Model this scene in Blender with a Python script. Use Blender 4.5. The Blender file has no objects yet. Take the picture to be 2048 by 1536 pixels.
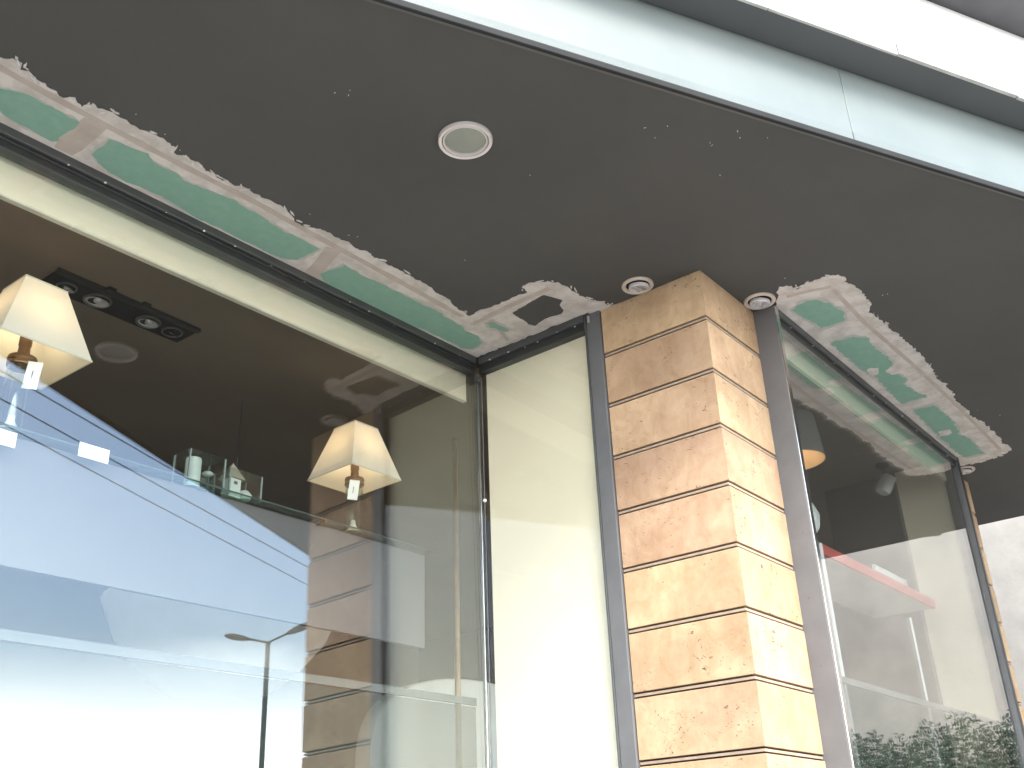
import bpy, bmesh, math, random
import numpy as np
from mathutils import Vector, Matrix, noise
R = math.radians
scn = bpy.context.scene
random.seed(7)

# ------------------------------------------------------------------ camera
EYE = 1.6                                   # eye height above the pavement
YAW, PITCH, ROLL, FPX = 0.6620, 0.4502, -0.0412, 2059.2
_f = np.array([math.cos(PITCH)*math.cos(YAW), math.cos(PITCH)*math.sin(YAW), math.sin(PITCH)])
_r = np.array([math.sin(YAW), -math.cos(YAW), 0.0]); _u = np.cross(_r, _f)
_c, _s = math.cos(ROLL), math.sin(ROLL)
_r, _u = _c*_r + _s*_u, -_s*_r + _c*_u
cam = bpy.data.cameras.new('camera'); cam_o = bpy.data.objects.new('camera', cam)
scn.collection.objects.link(cam_o); scn.camera = cam_o
cam.sensor_width = 36; cam.lens = FPX/2048*36; cam.clip_end = 3000; cam.clip_start = 0.05
cam_o.matrix_world = Matrix(((_r[0], _u[0], -_f[0], 0), (_r[1], _u[1], -_f[1], 0), (_r[2], _u[2], -_f[2], EYE), (0, 0, 0, 1)))

# ------------------------------------------------------------------ sky and sun
SUN_AZ = (-0.48, -0.877); SUN_EL = R(39)
w = bpy.data.worlds.new('World'); scn.world = w; w.use_nodes = True
nt = w.node_tree; nt.nodes.clear()
sky = nt.nodes.new('ShaderNodeTexSky'); sky.sky_type = 'NISHITA'; sky.sun_disc = False
sky.sun_elevation = SUN_EL; sky.sun_rotation = math.atan2(SUN_AZ[0], SUN_AZ[1]); sky.dust_density = 1.2; sky.air_density = 1.2
tc = nt.nodes.new('ShaderNodeTexCoord'); mp = nt.nodes.new('ShaderNodeMapping'); mp.inputs['Scale'].default_value = (1, 1, 2.6)
cn = nt.nodes.new('ShaderNodeTexNoise'); cn.inputs['Scale'].default_value = 2.1; cn.inputs['Detail'].default_value = 7; cn.inputs['Roughness'].default_value = .52
cr = nt.nodes.new('ShaderNodeValToRGB'); cr.color_ramp.elements[0].position = .47; cr.color_ramp.elements[1].position = .75
cr.color_ramp.elements[0].color = (0, 0, 0, 1); cr.color_ramp.elements[1].color = (.32, .32, .32, 1)
mx = nt.nodes.new('ShaderNodeMix'); mx.data_type = 'RGBA'
bg = nt.nodes.new('ShaderNodeBackground'); bg.inputs['Strength'].default_value = 0.15
wo = nt.nodes.new('ShaderNodeOutputWorld')
L = nt.links.new
L(tc.outputs['Generated'], mp.inputs['Vector']); L(mp.outputs['Vector'], cn.inputs['Vector']); L(cn.outputs['Fac'], cr.inputs['Fac'])
L(cr.outputs['Color'], mx.inputs['Factor']); L(sky.outputs['Color'], mx.inputs['A']); mx.inputs['B'].default_value = (14, 14.2, 14.6, 1)
sx = nt.nodes.new('ShaderNodeSeparateXYZ'); L(tc.outputs['Generated'], sx.inputs[0])       # pale haze low over the horizon, all round
hz = nt.nodes.new('ShaderNodeMapRange'); hz.interpolation_type = 'SMOOTHSTEP'
for k_, v_ in (('From Min', .235), ('From Max', .06), ('To Min', 0.0), ('To Max', .85)): hz.inputs[k_].default_value = v_
L(sx.outputs['Z'], hz.inputs['Value'])
mh = nt.nodes.new('ShaderNodeMix'); mh.data_type = 'RGBA'; mh.inputs['B'].default_value = (20, 20.3, 20.5, 1)
L(hz.outputs['Result'], mh.inputs['Factor']); L(mx.outputs['Result'], mh.inputs['A']); L(mh.outputs['Result'], bg.inputs['Color']); L(bg.outputs['Background'], wo.inputs['Surface'])
sl = bpy.data.lights.new('sun', 'SUN'); sl.energy = 1.55; sl.angle = R(25); sl.color = (1, .96, .90)
so = bpy.data.objects.new('sun', sl); scn.collection.objects.link(so)
_sd = Vector((SUN_AZ[0]*math.cos(SUN_EL), SUN_AZ[1]*math.cos(SUN_EL), math.sin(SUN_EL)))
so.rotation_euler = (-_sd).to_track_quat('-Z', 'Y').to_euler(); so.location = _sd*40

# ------------------------------------------------------------------ exposure and sampling
vs = scn.view_settings; vs.view_transform = 'Standard'; vs.look = 'None'; vs.gamma = 1; vs.exposure = 2.1
cy_ = scn.cycles; cy_.max_bounces = 10; cy_.glossy_bounces = 6; cy_.transparent_max_bounces = 32; cy_.transmission_bounces = 8
cy_.use_denoising = True; cy_.caustics_reflective = False; cy_.caustics_refractive = False

# ------------------------------------------------------------------ helpers
col = scn.collection
def ray(x, y): return _f + (x-1024)/FPX*_r - (y-768)/FPX*_u
def at_z(x, y, z): d = ray(x, y); p = d*z/d[2]; return Vector((p[0], p[1], p[2]+EYE))      # z relative to the eye
def at_y(x, y, Y): d = ray(x, y); p = d*Y/d[1]; return Vector((p[0], p[1], p[2]+EYE))
def at_x(x, y, X): d = ray(x, y); p = d*X/d[0]; return Vector((p[0], p[1], p[2]+EYE))

def tag(o, label=None, cat=None, group=None, kind=None):
    if label: o['label'] = label
    if cat: o['category'] = cat
    if group: o['group'] = group
    if kind: o['kind'] = kind
    return o
def empty(name, loc=(0, 0, 0), rz=0, **k):
    o = bpy.data.objects.new(name, None); o.empty_display_size = .1; col.objects.link(o)
    o.location = loc; o.rotation_euler.z = rz
    return tag(o, **k)
def link(name, me, mat, parent=None, **k):
    o = bpy.data.objects.new(name, me); col.objects.link(o)
    if mat is not None and not me.materials: me.materials.append(mat)
    if parent is not None: o.parent = parent
    return tag(o, **k)
def bm_obj(name, bm, mat, parent=None, smooth=False, bevel=0, **k):
    bmesh.ops.recalc_face_normals(bm, faces=bm.faces)
    me = bpy.data.meshes.new(name)
    if bevel: bmesh.ops.bevel(bm, geom=[e for e in bm.edges if len(e.link_faces) == 2 and e.calc_face_angle(0) > .6], offset=bevel, segments=2, affect='EDGES', profile=.5)
    bm.to_mesh(me); bm.free()
    if smooth:
        me.polygons.foreach_set('use_smooth', [True]*len(me.polygons))
        try: me.set_sharp_from_angle(angle=R(40))
        except Exception: pass
    return link(name, me, mat, parent, **k)
def add_box(bm, a, b):
    vs_ = [bm.verts.new((x, y, z)) for x in (a[0], b[0]) for y in (a[1], b[1]) for z in (a[2], b[2])]
    for f in ((0, 1, 3, 2), (4, 6, 7, 5), (0, 4, 5, 1), (2, 3, 7, 6), (0, 2, 6, 4), (1, 5, 7, 3)): bm.faces.new([vs_[i] for i in f])
    return vs_
def box(name, a, b, mat, parent=None, bevel=0, **k):
    bm = bmesh.new(); add_box(bm, a, b); return bm_obj(name, bm, mat, parent, bevel=bevel, **k)
def add_prism(bm, pts, z0, z1):
    lo = [bm.verts.new((p[0], p[1], z0)) for p in pts]; hi = [bm.verts.new((p[0], p[1], z1)) for p in pts]
    bm.faces.new(lo); bm.faces.new(hi)
    n = len(pts)
    for i in range(n): bm.faces.new((lo[i], lo[(i+1) % n], hi[(i+1) % n], hi[i]))
def prism(name, pts, z0, z1, mat, parent=None, bevel=0, **k):
    bm = bmesh.new(); add_prism(bm, pts, z0, z1); return bm_obj(name, bm, mat, parent, bevel=bevel, **k)
def add_lathe(bm, prof, seg=32, c=(0, 0, 0), closed=False):
    rings = []
    for r, z in prof:
        if r < 1e-5: rings.append([bm.verts.new((c[0], c[1], c[2]+z))])
        else: rings.append([bm.verts.new((c[0]+r*math.cos(2*math.pi*i/seg), c[1]+r*math.sin(2*math.pi*i/seg), c[2]+z)) for i in range(seg)])
    prs = list(zip(rings, rings[1:])) + ([(rings[-1], rings[0])] if closed else [])
    for A, B in prs:
        for i in range(seg):
            q = (i+1) % seg
            if len(A) == 1 and len(B) == 1: break
            if len(A) == 1: bm.faces.new((A[0], B[i], B[q]))
            elif len(B) == 1: bm.faces.new((A[i], A[q], B[0]))
            else: bm.faces.new((A[i], A[q], B[q], B[i]))
def lathe(name, prof, mat, parent=None, seg=32, c=(0, 0, 0), closed=False, **k):
    bm = bmesh.new(); add_lathe(bm, prof, seg, c, closed); return bm_obj(name, bm, mat, parent, smooth=True, **k)
def add_tube(bm, pts, r, seg=8):
    rings = []
    for i, p in enumerate(pts):
        p = Vector(p); d = (Vector(pts[min(i+1, len(pts)-1)]) - Vector(pts[max(i-1, 0)])).normalized()
        s = d.cross(Vector((0, 0, 1)));  s = s if s.length > .01 else d.cross(Vector((1, 0, 0)))
        s.normalize(); t = d.cross(s); rr = r[i] if isinstance(r, (list, tuple)) else r
        rings.append([bm.verts.new(p + s*rr*math.cos(2*math.pi*j/seg) + t*rr*math.sin(2*math.pi*j/seg)) for j in range(seg)])
    for A, B in zip(rings, rings[1:]):
        for j in range(seg): bm.faces.new((A[j], A[(j+1) % seg], B[(j+1) % seg], B[j]))
    bm.faces.new(rings[0]); bm.faces.new(rings[-1])
def tube(name, pts, r, mat, parent=None, seg=8, **k):
    bm = bmesh.new(); add_tube(bm, pts, r, seg); return bm_obj(name, bm, mat, parent, smooth=True, **k)

# ------------------------------------------------------------------ materials
class N:
    def __init__(s, name):
        s.m = bpy.data.materials.new(name); s.m.use_nodes = True; s.t = s.m.node_tree; s.t.nodes.clear()
        s.out = s.n('ShaderNodeOutputMaterial')
    def n(s, typ, **k):
        o = s.t.nodes.new(typ)
        for a, b in k.items():
            if a.startswith('i_'): o.inputs[a[2:].replace('_', ' ')].default_value = b
            else: setattr(o, a, b)
        return o
    def l(s, a, b): s.t.links.new(a, b)
def ramp(nd, stops):
    e = nd.color_ramp.elements
    while len(e) < len(stops): e.new(.5)
    for i, (p, c) in enumerate(stops): e[i].position = p; e[i].color = (*c, 1)
def mat(name, c, rough=.6, metal=0, c2=None, scale=6, detail=5, bump=0, bscale=60, spec=.5, tint=0, stops=(.35, .65)):
    b = N(name); p = b.n('ShaderNodeBsdfPrincipled'); p.inputs['Roughness'].default_value = rough; p.inputs['Metallic'].default_value = metal
    p.inputs['Specular IOR Level'].default_value = spec
    co = b.n('ShaderNodeTexCoord')
    if c2 is None: c2 = tuple(x*.86 for x in c)
    nz = b.n('ShaderNodeTexNoise', i_Scale=scale, i_Detail=detail, i_Roughness=.6); b.l(co.outputs['Object'], nz.inputs['Vector'])
    rp = b.n('ShaderNodeValToRGB'); ramp(rp, [(stops[0], c2), (stops[1], c)]); b.l(nz.outputs['Fac'], rp.inputs['Fac'])
    last = rp.outputs['Color']
    if tint:
        oi = b.n('ShaderNodeObjectInfo'); mr = b.n('ShaderNodeMapRange'); mr.inputs['To Min'].default_value = 1-tint; mr.inputs['To Max'].default_value = 1+tint
        b.l(oi.outputs['Random'], mr.inputs['Value']); hs = b.n('ShaderNodeHueSaturation'); b.l(mr.outputs['Result'], hs.inputs['Value']); b.l(last, hs.inputs['Color']); last = hs.outputs['Color']
    b.l(last, p.inputs['Base Color'])
    if bump:
        n2 = b.n('ShaderNodeTexNoise', i_Scale=bscale, i_Detail=4); b.l(co.outputs['Object'], n2.inputs['Vector'])
        bp = b.n('ShaderNodeBump', i_Strength=bump, i_Distance=.01); b.l(n2.outputs['Fac'], bp.inputs['Height']); b.l(bp.outputs['Normal'], p.inputs['Normal'])
    b.l(p.outputs['BSDF'], b.out.inputs['Surface']); return b.m
def glass(name, tint=(.93, .97, .95), ior=1.52, boost=1.0, rough=0.0, wave=0.0):
    # architectural glass: straight-through transmission plus Fresnel mirror on each face of a real pane
    b = N(name); tr = b.n('ShaderNodeBsdfTransparent'); tr.inputs['Color'].default_value = (*tint, 1)
    gl = b.n('ShaderNodeBsdfGlossy'); gl.inputs['Roughness'].default_value = rough; gl.inputs['Color'].default_value = (1, 1, 1, 1)
    ge = b.n('ShaderNodeNewGeometry'); mr = b.n('ShaderNodeMapRange'); mr.inputs['To Min'].default_value = ior; mr.inputs['To Max'].default_value = 1/ior
    b.l(ge.outputs['Backfacing'], mr.inputs['Value'])
    fr = b.n('ShaderNodeFresnel'); b.l(mr.outputs['Result'], fr.inputs['IOR'])
    mu = b.n('ShaderNodeMath', operation='MULTIPLY', use_clamp=True); mu.inputs[1].default_value = boost; b.l(fr.outputs['Fac'], mu.inputs[0])
    if wave:
        co = b.n('ShaderNodeTexCoord'); nz = b.n('ShaderNodeTexNoise', i_Scale=1.3, i_Detail=1); b.l(co.outputs['Object'], nz.inputs['Vector'])
        bp = b.n('ShaderNodeBump', i_Strength=wave, i_Distance=.01); b.l(nz.outputs['Fac'], bp.inputs['Height']); b.l(bp.outputs['Normal'], gl.inputs['Normal'])
    ms = b.n('ShaderNodeMixShader'); b.l(mu.outputs[0], ms.inputs[0]); b.l(tr.outputs[0], ms.inputs[1]); b.l(gl.outputs[0], ms.inputs[2])
    b.l(ms.outputs[0], b.out.inputs['Surface']); return b.m
def shade_mat(name, c, trans=.5):
    b = N(name); d = b.n('ShaderNodeBsdfDiffuse'); d.inputs['Color'].default_value = (*c, 1)
    t = b.n('ShaderNodeBsdfTranslucent'); t.inputs['Color'].default_value = (c[0], c[1]*.9, c[2]*.76, 1)
    co = b.n('ShaderNodeTexCoord'); wv = b.n('ShaderNodeTexNoise', i_Scale=220, i_Detail=2); b.l(co.outputs['Object'], wv.inputs['Vector'])
    bp = b.n('ShaderNodeBump', i_Strength=.12, i_Distance=.002); b.l(wv.outputs['Fac'], bp.inputs['Height']); b.l(bp.outputs['Normal'], d.inputs['Normal'])
    ms = b.n('ShaderNodeMixShader'); ms.inputs[0].default_value = trans; b.l(d.outputs[0], ms.inputs[1]); b.l(t.outputs[0], ms.inputs[2]); b.l(ms.outputs[0], b.out.inputs['Surface']); return b.m
def emit(name, c, s):
    b = N(name); e = b.n('ShaderNodeEmission'); e.inputs['Color'].default_value = (*c, 1); e.inputs['Strength'].default_value = s; b.l(e.outputs[0], b.out.inputs['Surface']); return b.m
def film_mat(name, c, clear=.35):
    b = N(name); d = b.n('ShaderNodeBsdfDiffuse'); d.inputs['Color'].default_value = (*c, 1); t = b.n('ShaderNodeBsdfTranslucent'); t.inputs['Color'].default_value = (*c, 1)
    m1 = b.n('ShaderNodeMixShader'); m1.inputs[0].default_value = .4; b.l(d.outputs[0], m1.inputs[1]); b.l(t.outputs[0], m1.inputs[2])
    tr = b.n('ShaderNodeBsdfTransparent'); m2 = b.n('ShaderNodeMixShader'); m2.inputs[0].default_value = clear; b.l(m1.outputs[0], m2.inputs[1]); b.l(tr.outputs[0], m2.inputs[2]); b.l(m2.outputs[0], b.out.inputs['Surface']); return b.m

def stone_mat(name, hi, lo, pit):
    b = N(name); co = b.n('ShaderNodeTexCoord'); oi = b.n('ShaderNodeObjectInfo')
    ad = b.n('ShaderNodeVectorMath', operation='MULTIPLY_ADD'); ad.inputs[1].default_value = (1, 1, 1)
    cb = b.n('ShaderNodeCombineXYZ'); mu = b.n('ShaderNodeMath', operation='MULTIPLY'); mu.inputs[1].default_value = 37.0
    b.l(oi.outputs['Random'], mu.inputs[0]); b.l(mu.outputs[0], cb.inputs[0]); b.l(mu.outputs[0], cb.inputs[1])
    b.l(co.outputs['Object'], ad.inputs[0]); b.l(cb.outputs[0], ad.inputs[2])
    v = ad.outputs[0]
    mp_ = b.n('ShaderNodeMapping'); mp_.inputs['Scale'].default_value = (1, 1, .9); b.l(v, mp_.inputs[0])
    n1 = b.n('ShaderNodeTexNoise', i_Scale=11, i_Detail=9, i_Roughness=.7, i_Distortion=.7); b.l(mp_.outputs[0], n1.inputs['Vector'])
    r1 = b.n('ShaderNodeValToRGB'); ramp(r1, [(.32, lo), (.5, tuple((a+c)/2 for a, c in zip(hi, lo))), (.68, hi)]); b.l(n1.outputs['Fac'], r1.inputs['Fac'])
    n2 = b.n('ShaderNodeTexNoise', i_Scale=2.2, i_Detail=3); b.l(v, n2.inputs['Vector'])
    r2 = b.n('ShaderNodeValToRGB'); ramp(r2, [(.4, (.82, .76, .74)), (.65, (1.04, 1.0, .97))]); b.l(n2.outputs['Fac'], r2.inputs['Fac'])
    m1 = b.n('ShaderNodeMix', data_type='RGBA', blend_type='MULTIPLY'); m1.inputs['Factor'].default_value = 1; b.l(r1.outputs[0], m1.inputs['A']); b.l(r2.outputs[0], m1.inputs['B'])
    # pits and short cracks
    mq = b.n('ShaderNodeMapping'); mq.inputs['Scale'].default_value = (1, 1, 1.7); mq.inputs['Rotation'].default_value = (.6, .5, .3); b.l(v, mq.inputs[0])
    n3 = b.n('ShaderNodeTexNoise', i_Scale=46, i_Detail=5, i_Roughness=.65, i_Distortion=1.2); b.l(mq.outputs[0], n3.inputs['Vector'])
    n4 = b.n('ShaderNodeTexNoise', i_Scale=5.5, i_Detail=2); b.l(v, n4.inputs['Vector'])
    su = b.n('ShaderNodeMath', operation='MULTIPLY_ADD'); su.inputs[1].default_value = .3; b.l(n4.outputs['Fac'], su.inputs[0]); b.l(n3.outputs['Fac'], su.inputs[2])
    r3 = b.n('ShaderNodeValToRGB'); ramp(r3, [(.0, (0, 0, 0)), (.80, (0, 0, 0)), (.835, (1, 1, 1))]); b.l(su.outputs[0], r3.inputs['Fac'])
    m2 = b.n('ShaderNodeMix', data_type='RGBA'); b.l(r3.outputs[0], m2.inputs['Factor']); b.l(m1.outputs['Result'], m2.inputs['A']); m2.inputs['B'].default_value = (*pit, 1)
    mr = b.n('ShaderNodeMapRange'); mr.inputs['To Min'].default_value = .84; mr.inputs['To Max'].default_value = 1.1; b.l(oi.outputs['Random'], mr.inputs['Value'])
    mpv = b.n('ShaderNodeMapping'); mpv.inputs['Scale'].default_value = (16, 16, 1.1); b.l(v, mpv.inputs[0])
    n5 = b.n('ShaderNodeTexNoise', i_Scale=1.4, i_Detail=6, i_Roughness=.6); b.l(mpv.outputs[0], n5.inputs['Vector'])
    r5 = b.n('ShaderNodeValToRGB'); ramp(r5, [(.36, (.80, .75, .70)), (.56, (1, 1, 1))]); b.l(n5.outputs['Fac'], r5.inputs['Fac'])
    m5 = b.n('ShaderNodeMix', data_type='RGBA', blend_type='MULTIPLY'); m5.inputs['Factor'].default_value = .28; b.l(m2.outputs['Result'], m5.inputs['A']); b.l(r5.outputs[0], m5.inputs['B'])
    wn = b.n('ShaderNodeTexWhiteNoise', noise_dimensions='1D'); b.l(oi.outputs['Random'], wn.inputs['W'])
    mh_ = b.n('ShaderNodeMapRange'); mh_.inputs['To Min'].default_value = .488; mh_.inputs['To Max'].default_value = .508; b.l(wn.outputs['Value'], mh_.inputs['Value'])
    hs = b.n('ShaderNodeHueSaturation'); b.l(mh_.outputs[0], hs.inputs['Hue']); b.l(mr.outputs[0], hs.inputs['Value']); b.l(m5.outputs['Result'], hs.inputs['Color'])
    p = b.n('ShaderNodeBsdfPrincipled'); p.inputs['Roughness'].default_value = .62; p.inputs['Specular IOR Level'].default_value = .3; b.l(hs.outputs[0], p.inputs['Base Color'])
    iv = b.n('ShaderNodeMath', operation='SUBTRACT'); iv.inputs[0].default_value = 1; b.l(r3.outputs[0], iv.inputs[1])
    bp = b.n('ShaderNodeBump', i_Strength=.7, i_Distance=.004); b.l(iv.outputs[0], bp.inputs['Height']); b.l(bp.outputs[0], p.inputs['Normal'])
    b.l(p.outputs[0], b.out.inputs['Surface']); return b.m

M = dict(
    soffit=mat('soffit_paint', (.053, .0515, .0465), .8, c2=(.0435, .0435, .0405), scale=1.6, detail=9, bump=.10, bscale=120),
    filler=mat('filler', (.52, .49, .455), .85, c2=(.40, .368, .335), scale=10, detail=9, bump=.35, bscale=34, stops=(.40, .60)),
    torn=mat('filler_edge', (.60, .575, .545), .85, c2=(.50, .475, .445), scale=30, bump=.3),
    skim=mat('skim_coat', (.33, .355, .32), .85, c2=(.38, .36, .33), scale=14, detail=8, stops=(.42, .58)),
    tape=mat('tape', (.40, .35, .305), .9, c2=(.345, .295, .255), scale=14, bump=.1),
    green=mat('green_board', (.152, .285, .218), .8, c2=(.18, .305, .24), scale=22, detail=6, bump=.05),
    fascia=mat('fascia_paint', (.142, .164, .156), .45, c2=(.123, .145, .138), scale=2.6, detail=9, bump=.05, bscale=5),
    slabpaint=mat('slab_paint', (.068, .073, .076), .6, scale=2),
    flash=mat('flashing', (.5, .5, .46), .5, metal=.3, c2=(.36, .36, .33), scale=9),
    trim=mat('trim', (.03, .031, .031), .8, spec=.1),
    white_wall=mat('white_render', (.78, .77, .74), .85, c2=(.73, .72, .69), scale=3, bump=.15),
    eaves=mat('eaves_paint', (.095, .094, .098), .8),
    stone=stone_mat('travertine', (.555, .42, .268), (.425, .298, .172), (.13, .075, .05)),
    strip=mat('joint_strip', (.34, .265, .195), .7, c2=(.27, .205, .15), scale=18),
    core=mat('column_core', (.07, .045, .032), .95),
    steel=mat('brushed_steel', (.135, .134, .136), .5, metal=.15, c2=(.115, .114, .116), scale=5, detail=7, bump=.05, bscale=30),
    frame=mat('window_frame', (.045, .047, .046), .38, metal=.35, c2=(.035, .037, .036), scale=4),
    frame2=mat('frame_lip', (.085, .088, .085), .45, metal=.3),
    screw=mat('screw', (.7, .69, .66), .3, metal=.8),
    glass=glass('window_glass', ior=1.55, boost=1.7, tint=(.96, .985, .975)),
    glass_x=glass('right_window_glass', ior=1.52, boost=1.9, tint=(.96, .985, .975)),
    glass_r=glass('return_glass', ior=1.5, boost=1.0, tint=(.97, .985, .975)),
    cream=mat('cream_blind', (.86, .755, .575), .8, c2=(.84, .735, .555), scale=2.2, detail=2),
    ceil=mat('shop_ceiling', (.16, .12, .088), .8, c2=(.14, .105, .077), scale=1.5),
    bwall=mat('shop_wall', (.09, .065, .046), .9, c2=(.07, .05, .035), scale=1.1),
    floor=mat('shop_floor', (.2, .16, .12), .5),
    board=mat('display_board', (.125, .116, .12), .7, c2=(.112, .104, .107), scale=1.3),
    shelfglass=glass('shelf_glass', tint=(.80, .92, .87), ior=1.5),
    caseglass=glass('case_glass', tint=(.93, .96, .95), ior=1.45, boost=1.2),
    shade=shade_mat('cream_shade', (.84, .80, .72), .36),
    shade_rim=mat('shade_rim', (.72, .66, .52), .7),
    drum=shade_mat('grey_shade', (.15, .14, .137), .04),
    drum_in=shade_mat('peach_lining', (.72, .58, .44), .35),
    edgeglass=mat('cut_glass_edge', (.25, .29, .27), .2),
    brass=mat('brass', (.24, .14, .07), .3, metal=.9, c2=(.15, .085, .04), scale=12),
    lampglass=glass('lamp_glass', tint=(.90, .92, .88), ior=1.45, boost=1.4),
    bulb=emit('bulb', (1, .74, .42), 6),
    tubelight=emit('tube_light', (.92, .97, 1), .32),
    white=mat('white_glaze', (.80, .79, .76), .25),
    card=mat('white_card', (.82, .81, .78), .7, c2=(.80, .79, .76)),
    ink=mat('ink', (.10, .09, .08), .7),
    chrome=mat('chrome', (.78, .77, .75), .14, metal=1),
    black=mat('black_housing', (.010, .009, .008), .6, spec=.2),
    ringgrey=mat('lamp_ring', (.16, .15, .14), .3, metal=.5),
    bezel=mat('black_bezel', (.02, .018, .016), .5, spec=.3),
    reflector=mat('reflector', (.75, .74, .72), .16, metal=1, c2=(.5, .49, .47), scale=60, bump=.8, bscale=130),
    lens=mat('lamp_lens', (.62, .61, .62), .15, metal=.2, c2=(.50, .49, .50), scale=40),
    rim=mat('downlight_rim', (.56, .515, .485), .4, c2=(.52, .475, .445), scale=8),
    rim2=mat('gimbal_rim', (.50, .43, .36), .42, c2=(.45, .385, .32), scale=10),
    frost=mat('frosted_disc', (.215, .225, .195), .35, c2=(.195, .205, .178), scale=7),
    film=film_mat('frosted_film', (.06, .075, .07), .55),
    blindbar=mat('blind_bar', (.085, .09, .088), .6, spec=.2),
    red=mat('red_edge', (.48, .065, .05), .6, c2=(.43, .058, .045)),
    shelfgrey=mat('shelf_grey', (.46, .42, .39), .7, c2=(.40, .365, .335), scale=3),
    pale=mat('pale_fabric', (.72, .69, .65), .8, c2=(.66, .63, .59), scale=4),
    farstone=mat('far_wall_stone', (.32, .29, .25), .9, c2=(.25, .23, .20), scale=2.6, detail=8, bump=.25, bscale=18, stops=(.3, .66)),
    pave=mat('pavement', (.60, .57, .52), .9, c2=(.54, .51, .465), scale=2, bump=.2),
    road=mat('asphalt', (.055, .055, .057), .9, c2=(.04, .04, .042), scale=8, bump=.3),
    kerb=mat('kerb_stone', (.36, .35, .33), .85),
    lamp_metal=mat('galvanised', (.03, .03, .032), .6, metal=.1),
    wire=mat('wire', (.05, .05, .055), .6),
    bark=mat('bark', (.10, .075, .055), .9, bump=.4, bscale=30),
    leaf=mat('leaf', (.042, .075, .035), .6, c2=(.024, .048, .022), scale=3),
)

# ------------------------------------------------------------------ layout (metres, from the calibrated view)
H = 2.6 + EYE                              # height of the soffit
CX, CY, CA, CB = 3.883, 1.861, 0.575, 0.551   # stone column: corner, depth along y, width along x
YR = 1.777                                 # plane of the right-hand window
XE = 9.16                                  # far end of the canopy
def yl(x): return 3.262 - 0.02*(x-CX)      # plane of the left-hand window (a hair out of square)
EU = Vector((.8938, -.4485, 0)); EN = Vector((-.4485, -.8938, 0)); E0 = Vector((1.74, 1.784, 0))  # canopy edge
def edge(t, off=0): return E0 + EU*t + EN*off

# ------------------------------------------------------------------ ground
box('pavement', (-60, -5.2, -.4), (70, 60, 0), M['pave'], kind='structure')
box('road', (-200, -200, -.5), (200, 200, -.13), M['road'], kind='structure')
for i in range(12):
    box('kerb_stone' if i == 0 else 'kerb_stone', (-9+i*2.0, -5.4, -.3), (-7.01+i*2.0, -5.203, .004), M['kerb'], bevel=.012, kind='structure')
box('shop_floor', (-4, 3.4, .003), (9.1, 8.6, .05), M['floor'], kind='structure')

# ------------------------------------------------------------------ canopy: soffit, fascia, slab
can = empty('canopy', (3, 2, H), label='dark grey canopy with pale green fascia over the shop front', cat='canopy')
def loc(o, root): o.matrix_parent_inverse = Matrix.Translation(-root.location); return o
sp = [(-1.30, 3.33), tuple(edge(-3.4)[:2]), tuple(edge((XE-1.74)/.8938)[:2]), (XE, 2.75), (7.40, 2.75), (7.40, 1.868), (CX+.07, 1.868), (CX+.07, 3.33)]
loc(prism('soffit_board', sp, H, H+.05, M['soffit'], can), can)
ceilp = [(-4, 3.332), (CX+.072, 3.332), (CX+.072, 1.87), (7.398, 1.87), (7.398, 2.752), (XE, 2.752), (XE, 8.6), (-4, 8.6)]
prism('shop_ceiling', ceilp, H+.004, H+.06, M['ceil'], kind='structure')
# fascia panels (open joints), trims, roof slab
tj = (at_z(1712, 282, 2.6) - E0).dot(EU)
t0 = tj - 3*2.6
for i in range(6):
    a, b = t0+i*2.6+.0012, t0+(i+1)*2.6-.0012
    p = [edge(a, 0), edge(b, 0), edge(b, -.03), edge(a, -.03)]
    loc(prism('fascia_panel', [q[:2] for q in p], H+.012, H+.385, M['fascia'], can, bevel=.002), can)
p = [edge(-6, .003), edge(8.4, .003), edge(8.4, -.014), edge(-6, -.014)]
loc(prism('edge_trim', [q[:2] for q in p], H-.016, H+.010, M['trim'], can, bevel=.003), can)
p = [edge(-6, -.016), edge(8.4, -.016), edge(8.4, -.030), edge(-6, -.030)]
loc(prism('edge_bead', [q[:2] for q in p], H-.008, H-.001, M['frame2'], can), can)
p = [edge(-6, .155), edge(8.4, .155), edge(8.4, -3.0), edge(-6, -3.0)]
loc(prism('roof_slab', [q[:2] for q in p], H+.387, H+.43, M['slabpaint'], can), can)
random.seed(3)
t = -6.0
while t < 8.4:
    ln = random.uniform(.5, .8); o1 = .160+random.uniform(-.003, .004)
    p = [edge(t, o1), edge(t+ln-.004, o1+random.uniform(-.004, .004)), edge(t+ln-.004, .146), edge(t, .146)]
    loc(prism('flashing_strip', [q[:2] for q in p], H+.383+random.uniform(-.004, .002), H+.445, M['flash'], can, bevel=.002), can); t += ln
p = [edge(-6, -.035), edge(8.4, -.035), edge(8.4, -.06), edge(-6, -.06)]
loc(prism('fascia_backing', [q[:2] for q in p], H+.052, H+.386, M['eaves'], can), can)

# upper storey: white wall and its grey eaves
up = empty('upper_storey', tuple(edge(0, -.3))[:2]+(H+.44,), label='white rendered upper storey with grey eaves above the canopy', cat='building')
p = [edge(-9, -.30), edge(9, -.30), edge(9, -.7), edge(-9, -.7)]
loc(prism('wall', [q[:2] for q in p], H+.432, EYE+4.09, M['white_wall'], up), up)
p = [edge(-9, -.05), edge(9, -.05), edge(9, -1.2), edge(-9, -1.2)]
loc(prism('eaves', [q[:2] for q in p], EYE+4.093, EYE+4.33, M['eaves'], up), up)

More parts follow.
